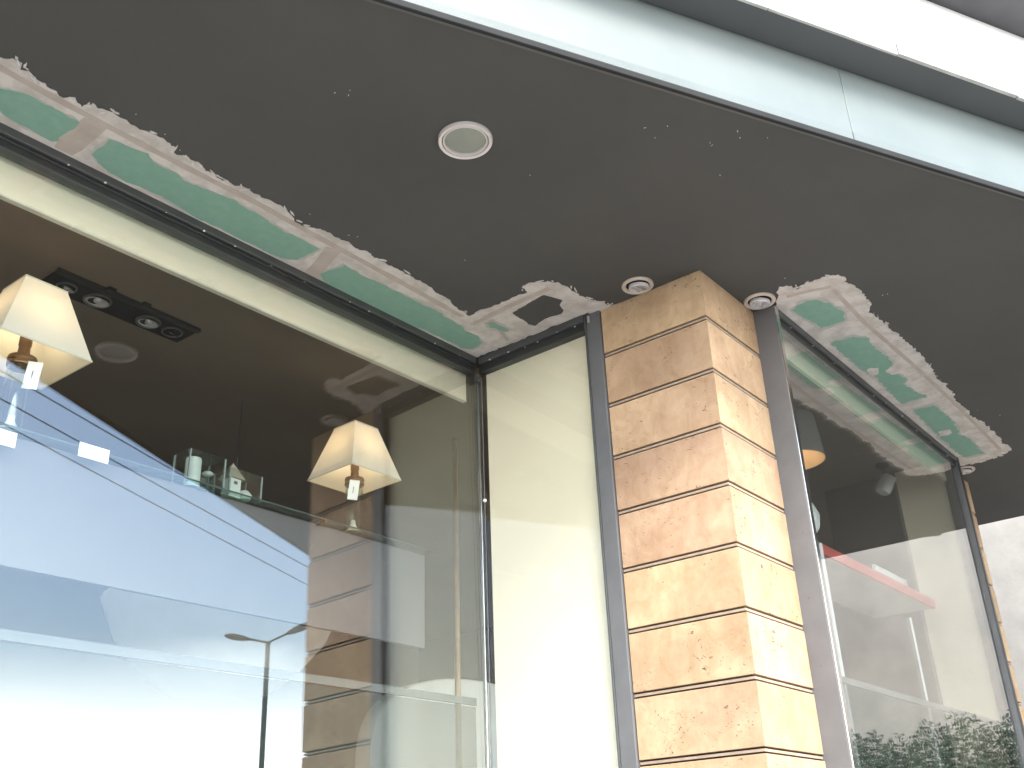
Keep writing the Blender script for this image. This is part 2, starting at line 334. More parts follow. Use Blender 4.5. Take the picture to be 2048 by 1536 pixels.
# ------------------------------------------------------------------ plaster repairs on the soffit
def z1(p): return (p[0]/2.9257, p[1]/2.9257)
def z6(p): return (850+p[0]/4.096, 450+p[1]/4.096)
def zr(p): return (1500+p[0]/3.071, 500+p[1]/3.071)
def ragged(px, amp, step=.035, seed=0, keep=lambda a, b: False):
    """closed outline on the soffit from picture points, subdivided and torn"""
    P = [at_z(x, y, 2.6) for x, y in px]; out = []
    n = len(P)
    for i in range(n):
        a, b = P[i], P[(i+1) % n]; d = b-a; ln = d.length; k = max(1, int(ln/step)); nr = Vector((-d.y, d.x, 0)).normalized() if ln > 1e-6 else Vector((0, 0, 0))
        for j in range(k):
            q = a + d*(j/k)
            if keep(a, b): out.append((q.x, q.y)); continue
            s = noise.noise(Vector((q.x*13, q.y*13, seed)))*1.0 + noise.noise(Vector((q.x*37, q.y*37, seed+5)))*.7 + noise.noise(Vector((q.x*90, q.y*90, seed+9)))*.5
            q = q + nr*amp*s; out.append((q.x, q.y))
    return out
def sheet(name, pts, z, th, m, parent, **k):
    return loc(prism(name, pts, z-th, z, m, parent, **k), can)
straight = lambda a, b: (a-b).length > .42
left_px = [z1(p) for p in [(-160, 250), (0, 320), (80, 335), (125, 365), (120, 400), (170, 415), (240, 480), (330, 540), (370, 570), (430, 570), (480, 625), (545, 600), (580, 640), (640, 645), (700, 690), (840, 760), (950, 810), (1025, 855), (1020, 890), (1080, 910), (1140, 950), (1200, 1000), (1290, 1040), (1430, 1100), (1560, 1165), (1640, 1200), (1690, 1245), (1740, 1300), (1880, 1350), (1980, 1385)]] \
    + [(700, 486), (760, 520), (820, 550), (870, 580), (905, 606)] + [z6(p) for p in [(365, 750), (430, 710), (560, 650), (740, 590), (830, 550), (790, 505), (870, 470), (960, 462), (1090, 465), (1200, 520), (1260, 575), (1350, 600), (1390, 630), (1450, 630), (1500, 655), (1590, 640), (1450, 722), (1400, 745), (1330, 715), (1000, 852), (700, 970), (385, 1095)]] + [(850, 672), (560, 524), (280, 386), (0, 249), (-60, 220)]
pa = sheet('filler_patch', ragged(left_px, .015, .011, 1, keep=straight), H-.0012, .0022, M['filler'], can, label='long ragged pale filler band along the left window head')
right_px = [zr(p) for p in [(165, 300), (185, 225), (260, 215), (280, 240), (350, 200), (440, 165), (540, 150), (590, 165), (610, 200), (680, 250), (745, 325), (730, 375), (800, 425), (870, 490), (960, 560), (1050, 640), (1110, 715), (1150, 780), (1250, 880), (1270, 935), (1350, 1000), (1430, 1060), (1520, 1140), (1560, 1190), (1610, 1215), (1540, 1260), (1440, 1295), (1270, 1328), (1235, 1290), (900, 1005), (600, 745), (330, 515), (165, 375)]]
pb = sheet('filler_patch', ragged(right_px, .017, .012, 4, keep=straight), H-.0012, .0022, M['filler'], can, label='ragged pale filler band above the right window')
def sub(name, px, amp, z, th, m, seed, parent):
    return prism(name, ragged(px, amp, .016, seed), H-z-th, H-z, m, parent)
greens_l = [
    [z1(p) for p in [(-120, 560), (-60, 500), (60, 525), (170, 550), (300, 620), (465, 712), (400, 760), (340, 815), (300, 820), (150, 740), (60, 690), (0, 640), (-90, 600)]],
    [z1(p) for p in [(535, 900), (640, 810), (690, 825), (740, 850), (860, 895), (900, 940), (1000, 995), (1080, 1050), (1200, 1105), (1330, 1150), (1500, 1240), (1650, 1340), (1870, 1450), (1740, 1515), (1650, 1510), (1400, 1390), (1200, 1290), (1000, 1180), (860, 1100), (740, 1060), (640, 1000)]],
    [(640, 547), (690, 528), (720, 548), (760, 565), (800, 585), (850, 610)] + [z6(p) for p in [(100, 690), (200, 770), (300, 820), (320, 860), (420, 900), (470, 960), (380, 1010), (300, 1000), (150, 925), (0, 855)]] + [(800, 643), (740, 613), (690, 588), (650, 568)],
    [z6(p) for p in [(500, 800), (560, 790), (620, 815), (690, 850), (660, 866), (600, 850), (530, 835)]]]
greens_r = [
    [zr(p) for p in [(255, 365), (330, 315), (440, 300), (510, 335), (575, 385), (585, 425), (430, 485), (410, 460), (330, 410)]],
    [zr(p) for p in [(495, 570), (640, 525), (720, 540), (770, 600), (820, 635), (880, 690), (850, 720), (960, 790), (935, 820), (1000, 860), (1075, 895), (930, 940), (870, 880), (820, 830), (780, 780), (700, 740), (620, 680)]],
    [zr(p) for p in [(1000, 980), (1130, 950), (1190, 1000), (1270, 1080), (1280, 1130), (1340, 1150), (1440, 1245), (1310, 1270), (1250, 1220), (1170, 1150), (1080, 1060)]]]
def grow(p, c, k):
    d = math.hypot(p[0]-c[0], p[1]-c[1]) or 1
    return (p[0]+(p[0]-c[0])/d*k, p[1]+(p[1]-c[1])/d*k*.8)
for par, gs in ((pa, greens_l), (pb, greens_r)):
    for i, g in enumerate(gs):
        cxg = sum(p[0] for p in g)/len(g); cyg = sum(p[1] for p in g)/len(g)
        sub('skim_coat', [grow(p, (cxg, cyg), 6) for p in g], .012, .0032, .0007, M['skim'], 70+i, par)
        sub('plasterboard', g, (.010 if par is pa else .018), .0040, .0008, M['green'], 10+i, par)
# bare soffit left inside the loop of filler
sub('bare_paint', [z6(p) for p in [(710, 715), (860, 630), (970, 570), (1060, 590), (1120, 610), (1105, 650), (1135, 690), (1120, 720), (980, 765), (900, 820), (850, 805), (800, 770)]], .006, .0036, .0008, M['soffit'], 31, pa)
# dabs of filler over the exposed green board
for q, rr in ((zr((760, 740)), .045), (zr((880, 735)), .05), (zr((1195, 1118)), .05)):
    c0 = at_z(*q, 2.6); pts = []
    for i in range(20):
        a = i*math.tau/20; k = rr*(1+.5*noise.noise(Vector((math.cos(a)*1.5, math.sin(a)*1.5, q[0])))); pts.append((c0.x+k*1.2*math.cos(a), c0.y+k*.8*math.sin(a)))
    prism('filler_dab', pts, H-.0062, H-.0048, M['filler'], pb)
def ribbon(px, width, par, seed, z=.0036):
    P = [at_z(x, y, 2.6) for x, y in px]; L_, R_ = [], []
    Q = []
    for a, b in zip(P, P[1:]):
        k = max(2, int((b-a).length/.05))
        Q += [a+(b-a)*(j/k) for j in range(k)]
    Q.append(P[-1])
    for i, q in enumerate(Q):
        d = (Q[min(i+1, len(Q)-1)]-Q[max(i-1, 0)]); d.z = 0; d.normalize(); nr = Vector((-d.y, d.x, 0))
        wv = width*(1+.35*noise.noise(Vector((q.x*9, q.y*9, seed)))); L_.append((q+nr*wv)[:2]); R_.append((q-nr*wv)[:2])
    prism('joint_tape', L_+R_[::-1], H-z-.0010, H-z+.0006, M['tape'], par)
ribbon([(-40, 110), (44, 158), (200, 243), (376, 335), (520, 408), (660, 486), (800, 562), (925, 632)], .015, pa, 50)
ribbon([(945, 648), (1020, 610), (1100, 575)], .016, pa, 51, .0033)
ribbon([z1((370, 880)), z1((560, 715))], .045, pa, 52, .0030)
ribbon([(618, 556), (668, 496)], .040, pa, 53, .0030)
ribbon([z6((540, 770)), z6((680, 940))], .012, pa, 54, .0030)
ribbon([zr((225, 285)), zr((350, 250)), zr((495, 222))], .013, pb, 55)
ribbon([zr((510, 240)), zr((700, 440)), zr((1000, 700)), zr((1300, 980)), zr((1535, 1222))], .012, pb, 56)
# flecks of filler spattered over the dark paint
bm = bmesh.new(); random.seed(12)
fl = [(670, 185), (700, 180), (697, 190), (1290, 255), (1310, 275), (1335, 252), (1420, 285), (1424, 290), (1480, 275), (1475, 262), (1535, 275), (1060, 350), (620, 428), (698, 470), (715, 473), (1765, 590), (1775, 588), (1570, 556), (1870, 745), (1880, 760), (1955, 820), (1990, 868), (2000, 830), (1755, 630), (330, 268), (272, 228), (360, 300), (1440, 350), (930, 520), (1095, 562), (1725, 690), (1830, 695)]
for x, y in fl:
    c0 = at_z(x, y, 2.6); a = random.uniform(0, 3.14); l_ = random.uniform(.003, .007); s_ = random.uniform(.0008, .002)
    d = Vector((math.cos(a), math.sin(a), 0)); e = Vector((-d.y, d.x, 0))
    add_prism(bm, [(c0+d*l_)[:2], (c0+e*s_)[:2], (c0-d*l_*.8)[:2], (c0-e*s_*.9)[:2]], H-.002, H-.0004)
for px_, cnt, i0, i1 in ((left_px, 60, 1, 52), (right_px, 50, 0, 27)):
    rnd = random.Random(cnt)
    for _ in range(cnt):
        i = rnd.randrange(i0, min(i1, len(px_)-2)); u = rnd.random(); a, b = at_z(*px_[i], 2.6), at_z(*px_[i+1], 2.6); d = (b-a)
        if d.length > .42 or d.length < .004: continue
        d.normalize(); nr = Vector((-d.y, d.x, 0)); c0 = a+(b-a)*u + nr*rnd.uniform(-.016, .014)
        an = rnd.gauss(0, .45); d2 = d*math.cos(an)+nr*math.sin(an); e2 = Vector((-d2.y, d2.x, 0)); l_ = rnd.uniform(.006, .024); s_ = rnd.uniform(.0015, .0045)
        k = [(c0+d2*l_*q[0]*rnd.uniform(.8, 1.2)+e2*s_*q[1]*rnd.uniform(.6, 1.4))[:2] for q in ((1, 0), (.6, .8), (.1, 1), (-.5, .7), (-1, .1), (-.6, -.7), (0, -1), (.6, -.6))]
        add_prism(bm, k, H-.0052, H-.0004)
loc(bm_obj('filler_flecks', bm, M['torn'], can, kind='stuff'), can)

# ------------------------------------------------------------------ downlights in the soffit
def disc_light(x, y, r, label):
    t = empty('ceiling_downlight', (x, y, H), label=label, cat='downlight')
    lathe('rim', [(r, 0), (r, -.012), (r*.97, -.017), (r*.87, -.015), (r*.84, -.004), (r*.84, 0)], M['rim'], t, 48)
    lathe('gap', [(r*.838, -.003), (r*.822, -.003)], M['black'], t, 48)
    lathe('inner_ring', [(r*.82, 0), (r*.82, -.012), (r*.80, -.013), (r*.765, -.012), (r*.755, -.002)], M['rim'], t, 48)
    lathe('diffuser', [(r*.75, -.003), (r*.5, -.0045), (0, -.005)], M['frost'], t, 40)
c0 = (at_z(880, 278, 2.6)+at_z(982, 278, 2.6)+at_z(930, 244, 2.6)+at_z(930, 312, 2.6))/4
disc_light(c0.x, c0.y, .106, 'large round frosted downlight with pale rim, alone in mid soffit')
def gimbal(x, y, r, label, ang=0):
    t = empty('gimbal_spotlight', (x, y, H), ang, label=label, cat='spotlight', group='gimbal spotlights in the soffit')
    lathe('rim', [(r, 0), (r, -.006), (r*.96, -.010), (r*.80, -.010), (r*.74, -.005), (r*.74, 0)], M['rim2'], t, 40)
    lathe('well', [(r*.735, -.001), (r*.6, -.0022), (0, -.0025)], M['black'], t, 32)
    b = lathe('lamp', [(r*.64, 0), (r*.64, -.014), (r*.60, -.017), (r*.54, -.014), (r*.30, -.011), (0, -.010)], M['lens'], t, 32)
    b.location = (r*.08, -r*.03, -.003); b.rotation_euler = (R(7), R(-6), 0)
    for k in range(5):
        o = box('lens_rib', (-.0035, -r*.36, -.0165), (.0035, r*.36, -.011), M['reflector'], b, bevel=.001); o.location = ((k-2)*r*.2, 0, 0)
c0 = at_z(1275, 570, 2.6); gimbal(c0.x, c0.y, .078, 'gimbal spotlight above the left face of the near stone column')
c0 = at_z(1519, 601, 2.6); gimbal(c0.x, c0.y, .080, 'gimbal spotlight touching the filler patch right of the near column', .6)
c0 = at_z(1927, 940, 2.6); gimbal(c0.x, c0.y, .080, 'gimbal spotlight beside the far window post', .3)

# ------------------------------------------------------------------ stone columns
S, Z1, JT = .2737, 2.3266+EYE, .026
def make_column(x0, y0, label, seed):
    t = empty('stone_column', (x0, y0, 0), label=label, cat='column', group='stone-clad columns')
    box('core', (.034, .034, 0), (CB-.002, CA-.002, H-.002), M['core'], t)
    rnd = random.Random(seed); th = .032; k = 0; ztop = H-.0015; zb = Z1+JT
    while ztop > .3:
        j = lambda: rnd.uniform(-.0012, .0012)
        o1, o2 = j(), j()
        prism('stone_slab', [(o1, o2), (o1, CA), (th, CA), (th, th)], zb, ztop, M['stone'], t, bevel=.0022)
        prism('stone_slab', [(.0012+o1, o2), (CB, o2), (CB, th), (th+.0012, th)], zb, ztop, M['stone'], t, bevel=.0022)
        prism('joint_strip', [(.006, .006), (.006, CA), (.033, CA), (.033, .033), (CB, .033), (CB, .006)], zb-JT+.0080, zb-.0075, M['strip'], t)
        ztop = zb-JT; k += 1; zb = Z1+JT-S*k
        if zb < .02: zb = .02
    return t
make_column(CX, CY, 'near travertine-clad stone column with horizontal joints between the windows', 5)
make_column(7.415, CY, 'far stone column, only its edge shows behind the far window post', 9)

# steel posts
tp = empty('steel_post', (CX, 2.48, 0), label='flat steel post between cream panel and left face of column', cat='post')
box('plate', (-.012, -.040, 0), (.075, .040, H-.0015), M['steel'], tp, bevel=.003)
box('flange', (-.016, .0405, 0), (.02, .052, H-.0015), M['frame2'], tp, bevel=.002)
tube('bolt', [(-.020, .02, H-.055), (-.020, .02, H-.02)], .006, M['screw'], tp)
tp = empty('steel_post', (CX+CB, 1.8, 0), label='steel fin post on the right side of the near column', cat='post')
box('plate', (.0004, -.052, 0), (.042, .12, H-.0015), M['steel'], tp, bevel=.003)
box('front_edge', (.004, -.058, 0), (.040, -.0525, H-.003), M['chrome'], tp, bevel=.0015)
for zz in (3.0, 2.7, 3.35, 3.6, 2.4):
    bm = bmesh.new(); add_lathe(bm, [(0, -.002), (.003, -.0015), (.004, 0)], 10); o = bm_obj('rivet', bm, M['core'], tp); o.location = (.002, .01+random.uniform(-.02, .02), zz); o.rotation_euler = (0, R(90), 0)
tp = empty('steel_post', (7.34, 1.79, 0), label='slim dark steel post at far end of the right window', cat='post')
box('plate', (0, -.040, 0), (.05, .070, H-.0015), M['steel'], tp, bevel=.003)
box('gasket', (-.004, -.046, 0), (.03, -.0405, H-.003), M['frame'], tp)

# ------------------------------------------------------------------ shop windows
ZG = H-.09
def screws(par, n, f, seed):
    rnd = random.Random(seed)
    bm0 = bmesh.new(); add_lathe(bm0, [(0, -.0035), (.0035, -.003), (.0055, 0)], 10); me = bpy.data.meshes.new('screw'); bm0.to_mesh(me); bm0.free(); me.materials.append(M['screw'])
    for i in range(n):
        o = bpy.data.objects.new('screw', me); col.objects.link(o); o.parent = par; o.location = f((i+rnd.uniform(.25, .75))/n, rnd); o.rotation_euler = (R(rnd.uniform(-20, 20)), 0, 0); s = rnd.uniform(.6, 1.2); o.scale = (s, s, s)
# left window (origin at the corner, x runs to the left window's right end)
lw = empty('shop_window', (CX, 3.262, 0), R(-1.146), label='large left shop window pane reflecting blue sky and street lamp', cat='window')
box('glass_pane', (-5.6, -.005, .3), (-.012, .005, H-.03), M['glass'], lw)
lw.children[0].rotation_euler = (R(-.57), 0, 0); lw.children[0].location = (0, -.031, 0)
box('head_frame', (-5.6, -.012, ZG), (-.03, .045, H-.0015), M['frame'], lw, bevel=.003)
box('frame_lip', (-5.6, -.030, H-.040), (-.045, -.0125, H-.0016), M['frame2'], lw, bevel=.003)
box('frame_bead', (-5.6, -.020, H-.058), (-.042, -.0125, H-.046), M['frame'], lw, bevel=.002)
screws(lw, 15, lambda u, r: (-3.1+u*3.0, -.0135-.0165*(r.random() < .5), H-.043), 5)
box('corner_clip', (-.035, -.030, ZG-.055), (-.012, .0, ZG-.010), M['frame2'], lw, bevel=.003)
tube('corner_bead', [(-.006, .002, .3), (-.006, .002, H-.09)], .006, M['frame2'], lw)
# return pane
rw = empty('shop_window', (CX, 2.9, 0), label='narrow return window pane over the cream panel', cat='window')
box('glass_pane', (-.005, -.374, .3), (.005, .350, H-.03), M['glass_r'], rw)
box('head_frame', (-.012, -.372, ZG+.004), (.045, .344, H-.0015), M['frame'], rw, bevel=.003)
box('frame_lip', (-.030, -.372, H-.040), (-.0125, .332, H-.0016), M['frame2'], rw, bevel=.003)
screws(rw, 6, lambda u, r: (-.0135-.0165*(r.random() < .4), -.35+u*.66, H-.043), 8)
tube('corner_bead', [(-.004, .356, .3), (-.004, .356, H-.09)], .003, M['chrome'], rw)
# right window
gw = empty('shop_window', (4.478, YR, 0), label='right shop window reflecting the filler patch and far wall', cat='window')
box('glass_pane', (0, -.005, .3), (2.862, .005, H-.03), M['glass_x'], gw)
box('head_frame', (0, -.012, ZG+.02), (2.858, .045, H-.0015), M['frame'], gw, bevel=.003)
box('frame_lip', (0, -.030, H-.036), (2.858, -.0125, H-.0016), M['frame2'], gw, bevel=.003)
screws(gw, 10, lambda u, r: (.05+u*2.7, -.0135-.0165*(r.random() < .5), H-.04), 11)

# blinds and cream panels
t = empty('window_valance', (CX, 3.34, H), R(-1.146), label='cream valance along the head of the left window', cat='valance')
box('panel', (-5.5, -.012, -.228), (-.022, .012, -.002), M['cream'], t, bevel=.002)
box('hem', (-5.5, -.0125, -.236), (-.022, .0125, -.2285), M['shade_rim'], t)
t = empty('cream_panel', (CX+.035, 2.9, .2), label='tall cream blind behind the narrow return pane', cat='blind')
box('blind', (0, -.368, 0), (.012, .33, H-.215), M['cream'], t)
box('bottom_bar', (-.004, -.368, -.03), (.016, .33, -.001), M['shade_rim'], t)
t = empty('blind_cord', (CX-.01, 3.228, 0), label='thin blind cord with white bead at the window corner', cat='cord')
tube('cord', [(0, 0, .8), (0, 0, H-.12)], .0022, M['steel'], t)
zc = at_x(946, 1010, CX).z
lathe('bead', [(0, -.011), (.008, -.007), (.0105, 0), (.008, .007), (0, .011)], M['white'], t, 14, (0, 0, zc))
t = empty('window_valance', (4.48, YR+.075, H), label='cream valance along the head of the right window', cat='valance')
box('panel', (0, -.010, -.165), (2.83, .010, -.002), M['cream'], t)
t = empty('cream_panel', (7.345, 2.0, .2), label='cream blind at far end of the right window', cat='blind')
box('blind', (0, -.13, 0), (.012, .20, H-.202), M['cream'], t)

# frosted lower band behind the glass of both windows
t = empty('frosted_blind', (CX, 3.30, 0), R(-1.146), label='translucent white half blind low behind the left window', cat='blind')
ze = .775+EYE
box('sheet', (-5.5, .0, .4), (-.03, .004, ze-.022), M['film'], t)
box('top_rail', (-5.5, -.006, ze-.016), (-.03, .006, ze+.018), M['blindbar'], t)
t = empty('frosted_blind', (4.48, YR+.03, 0), label='translucent white half blind low behind the right window', cat='blind')
box('sheet', (.01, .0, .4), (2.83, .004, .765+EYE-.022), M['film'], t)
box('top_rail', (.01, -.004, .765+EYE-.016), (2.83, .010, .765+EYE+.014), M['blindbar'], t)

# ------------------------------------------------------------------ shop interior
box('back_wall', (-4, 8.6, 0), (9.2, 8.75, H+.06), M['bwall'], kind='structure')
box('side_wall', (-4.15, 3.34, 0), (-4.002, 8.6, H+.06), M['bwall'], kind='structure')
box('end_wall', (9.0, 2.75, 0), (9.15, 8.59, H), M['bwall'], kind='structure')

box('end_panel', (7.362, 2.206, 0), (7.40, 2.75, H), M['bwall'], kind='structure')
# recessed spotlight bar in the shop ceiling
ma, mb, mc = at_z(120, 540, 2.6), at_z(390, 660, 2.6), at_z(352, 683, 2.6)
t = empty('spotlight_bar', ((ma.x+mb.x)/2, 4.165, H), R(1.0), label='black four-lamp spotlight bar recessed in the shop ceiling', cat='spotlight')
hl = .385
box('housing', (-hl, -.085, -.012), (hl, .085, .003), M['black'], t, bevel=.003)
box('housing_edge', (-hl-.008, -.112, -.020), (hl+.004, -.0855, .003), M['bezel'], t, bevel=.003)
for xx in (-.13, .06):
    box('bracket', (xx-.02, -.135, -.016), (xx+.02, -.1125, .003), M['bezel'], t, bevel=.002)
for xx, rr, mm, tl in ((-.285, .040, 'lens', 20), (-.125, .056, 'lens', 8), (.155, .052, 'lens', 8), (.295, .045, 'reflector', 35)):
    ring = lathe('lamp_ring', [(rr*1.2, 0), (rr*1.2, -.006), (rr*1.05, -.008), (rr, -.002)], M['ringgrey'], t, 32, (0, 0, 0)); ring.location = (xx, 0, -.0125)
    b = lathe('lamp', [(rr*.98, -.006), (rr*.8, -.002), (rr*.35, .004), (rr*.3, -.008), (0, -.010)], M[mm], ring, 28); b.rotation_euler = (R(tl), R(tl*.4), 0); b.location = (0, 0, -.003)

# shelf with board below it
YS = 3.70; zs = 1.625+EYE
t = empty('glass_shelf', (0, YS, zs), label='long green-edged glass shelf carrying the lit table lamps', cat='shelf')
box('shelf_plate', (-2, 0, 0.002), (4.0, .55, .012), M['shelfglass'], t)
box('shelf_edge', (-2, -.002, 0.003), (4.0, -.0005, .011), mat('glass_edge', (.035, .055, .047), .4), t)
c0 = at_z(637, 1045, 1.625)
tube('bracket', [(c0.x, .02, -.006), (c0.x+.05, .5, -.02)], .006, M['frame'], t)
tube('bracket_tip', [(c0.x, -.012, -.002), (c0.x, .02, -.002)], .010, M['brass'], t)
xb = at_y(850, 1300, 3.76).x
t = empty('display_board', (0, 3.76, 0), label='wide grey display board hanging below the glass shelf', cat='board')
box('board', (-2, 0, at_y(612, 1250, 3.76).z), (xb, .025, zs-.004), M['board'], t, bevel=.002)
# big pale rounded pieces hanging behind, under the board
pc = at_y(440, 1330, 4.6)
t = empty('bowl_pendant', (pc.x, 4.6, pc.z), label='wide pale bowl pendant glimpsed below the display board', cat='pendant lamp')
rb = (at_y(650, 1268, 4.6).x-at_y(180, 1165, 4.6).x)/2*.84
lathe('bowl', [(0, -.18), (rb*.40, -.15), (rb*.64, -.04), (rb*.86, .12), (rb, .32), (rb*.97, .32), (rb*.83, .13), (rb*.61, -.02), (0, -.16)], M['pale'], t, 40)
tube('cord', [(0, 0, -.07), (0, 0, H-pc.z-.002)], .004, M['wire'], t)
pc = at_y(955, 1430, 4.35)
t = empty('armchair', (pc.x, 4.35, 0), label='pale rounded chair back behind the right end of the left window', cat='chair')
rd = pc.x-at_y(740, 1350, 4.35).x
bm = bmesh.new(); n = 28
out = [(rd*1.05*math.cos(math.pi*(1-i/n)), pc.z-.45+ (.45+.20)*math.sin(math.pi*i/n)**.55) for i in range(n+1)]
f0 = [bm.verts.new((x, -.06, z)) for x, z in out]; f1 = [bm.verts.new((x, .07, z)) for x, z in out]
bm.faces.new(f0); bm.faces.new(f1)
for i in range(n+1): bm.faces.new((f0[i], f0[(i+1) % (n+1)], f1[(i+1) % (n+1)], f1[i]))
bm_obj('backrest', bm, M['pale'], t, smooth=True, bevel=.02)
box('seat', (-rd*.95, -.55, pc.z-.75), (rd*.95, .0, pc.z-.47), M['pale'], t, bevel=.03)
for sx in (-1, 1):
    for sy in (-.5, -.04): tube('leg', [(sx*rd*.8, sy, .05), (sx*rd*.8, sy, pc.z-.74)], .02, M['brass'], t)
pa_, pb_ = at_y(909, 1200, 4.1), at_y(916, 1395, 4.1)
t = empty('brass_tube', (pb_.x, 4.1, 0), label='slim brass pole seen through the left window near its corner', cat='pole')
tube('pole', [(0, 0, .05), (0, 0, H)], .018, M['brass'], t, 12)
lathe('base', [(0, .06), (.14, .06), (.14, .05), (0, .05)], M['brass'], t, 24)

# lit table lamps on the shelf
def table_lamp(x, y, rz, label, tag_off, sc=1):
    t = empty('table_lamp', (x, y, zs+.0125), rz, label=label, cat='table lamp', group='lit table lamps on the glass shelf')
    zb, zt, rb_, rt_ = .293, .585, .244, .116      # shade heights and half diagonals
    def frus(r0, r1, z0, z1_): return [[(r0*math.cos(a), r0*math.sin(a), z0) for a in [i*math.pi/2 for i in range(4)]], [(r1*math.cos(a), r1*math.sin(a), z1_) for a in [i*math.pi/2 for i in range(4)]]]
    bm = bmesh.new(); A, B = frus(rb_, rt_, zb, zt); A = [bm.verts.new(v) for v in A]; B = [bm.verts.new(v) for v in B]
    for i in range(4): bm.faces.new((A[i], A[(i+1) % 4], B[(i+1) % 4], B[i]))
    sh = bm_obj('lamp_shade', bm, M['shade'], t)
    for r_, z_ in ((rb_, zb), (rt_, zt)):
        bm = bmesh.new()
        for i in range(4):
            a, b = [Vector((r_*math.cos(k*math.pi/2), r_*math.sin(k*math.pi/2), z_)) for k in (i, i+1)]
            add_tube(bm, [a, b], .0035, 6)
        bm_obj('shade_trim', bm, M['shade_rim'], sh)
    lathe('glass_column', [(.052, .03), (.050, .0), (.046, .26), (.043, .262), (.046, .012), (.045, .03)][1:4]+[(.043, .255), (.046, .008), (0, .006), (0, 0)], M['lampglass'], t, 28)
    lathe('foot', [(0, 0.014), (.05, .012), (.056, .004), (.050, -.0005), (0, -.0005)], M['chrome'], t, 28)
    lathe('inner_finial', [(0, .075), (.012, .07), (.014, .05), (.024, .03), (.027, .015)], M['white'], t, 20)
    lathe('collar', [(.030, .262), (.050, .263), (.052, .272), (.048, .280), (.052, .288), (.050, .300), (.036, .306), (.020, .31), (.018, .312)], M['brass'], t, 28)
    lathe('socket', [(.019, .312), (.022, .318), (.020, .345), (.023, .35), (.023, .385), (.019, .392)], M['brass'], t, 24)
    bl = lathe('bulb', [(.014, .392), (.020, .402), (.030, .425), (.031, .445), (.022, .466), (0, .474)], M['bulb'], t, 20)
    ld = bpy.data.lights.new('lamp_light', 'POINT'); ld.energy = .15; ld.color = (1, .80, .60); ld.shadow_soft_size = .07
    lo = bpy.data.objects.new('lamp_light', ld); col.objects.link(lo); lo.parent = t; lo.location = (0, 0, .455)
    t.scale = (sc, sc, sc); dx, dy = tag_off
    tg = box('price_tag', (-.026, -.002, -.105), (.026, .0, .0), M['card'], t); tg.location = (dx, dy, .268); tg.rotation_euler = (R(4), R(6), -rz+R(-42))
    ln = box('print', (-.003, -.0028, -.07), (.0, -.0022, -.035), M['ink'], tg)
    tube('tag_string', [(dx, dy, .268), (dx*.8, dy*.8, .285)], .0015, M['ink'], t)
    return t
c0 = at_z(708, 1060, 1.64); pL = at_z(37, 862, 1.64)
table_lamp(c0.x+.035, 3.79, R(44), 'lit table lamp with cream pyramid shade nearest the window corner', (-.066, -.006))
table_lamp(pL.x-.015, 3.79, R(46), 'lit table lamp with cream pyramid shade cut by the left picture edge', (-.035, -.062), 1.1)

# glass display boxes with white figures
def case(name_px, wz, label, inside):
    (x0, y1), (x1, _) = name_px
    a, b = at_y(x0, y1, 3.80), at_y(x1, y1, 3.80)
    t = empty('glass_case', ((a.x+b.x)/2, 3.80, zs+.0125), label=label, cat='display case', group='glass cases on the shelf')
    hw = (b.x-a.x)/2
    for s in (-1, 1):
        box('side_glass', (s*hw-.002, -.06, 0), (s*hw+.002, .06, wz), M['caseglass'], t)
        box('front_glass', (-hw+.0025, s*.06-.002, 0), (hw-.0025, s*.06+.002, wz), M['caseglass'], t)
    box('lid', (-hw-.003, -.063, wz+.0005), (hw+.003, .063, wz+.004), M['caseglass'], t)
    for sx in (-1, 1):
        for sy in (-1, 1): box('edge_glass', (sx*hw-.0035, sy*.06-.0035, 0), (sx*hw+.0035, sy*.06+.0035, wz), M['edgeglass'], t)
    inside(t, hw, wz)
    return t
def in1(t, hw, wz):
    lathe('white_jar', [(0, .002), (.034, .002), (.036, .01), (.036, wz*.86), (.033, wz*.9), (0, wz*.9)], M['white'], t, 24, (-hw*.35, 0, 0))
    bm = bmesh.new(); add_lathe(bm, [(0, 0), (.02, .002), (.028, .010), (.018, .02), (0, .022)], 20); o = bm_obj('white_shell', bm, M['white'], t, smooth=True); o.location = (hw*.5, 0, wz*.5); 
def in2(t, hw, wz):
    h = wz*.75
    box('house_body', (-hw*.75, -.03, .002), (-hw*.05, .03, h), M['white'], t, bevel=.002)
    bm = bmesh.new(); A = [bm.verts.new(v) for v in ((-hw*.95, -.04, h+.001), (hw*.15, -.04, h+.001), (hw*.15, .04, h+.001), (-hw*.95, .04, h+.001))]; T = bm.verts.new((-hw*.4, 0, h+.085))
    bm.faces.new(A)
    for i in range(4): bm.faces.new((A[i], A[(i+1) % 4], T))
    bm_obj('house_roof', bm, mat('sand_roof', (.42, .35, .27), .8), t)
    box('house_window', (-hw*.5, -.0312, h*.7), (-hw*.28, -.0304, h*.86), M['ink'], t)
    lathe('pearl', [(0, .0), (.03, .012), (.036, .035), (.02, .055), (0, .058)], M['white'], t, 20, (hw*.45, 0, .002))
case(((360, 958), (432, 975)), .155, 'taller glass display case holding a white jar on the shelf', in1)
case(((442, 985), (506, 1000)), .125, 'shorter glass display case with a white house figure', in2)
# white cards on the shelf edge
for (xa, ya), lb in (((188, 906), 'white card on the shelf edge beside the glass cases'), ((-2, 872), 'white card under the left table lamp at the picture edge')):
    c0 = at_y(xa, ya, 3.69); t = empty('price_card', (c0.x, 3.69, c0.z), label=lb, cat='card')
    o = box('card', (-.066, -.001, -.030), (.066, .001, .030), M['card'], t)
    o = box('card_clip', (-.012, .0012, .008), (.012, .006, .034), M['chrome'], t)

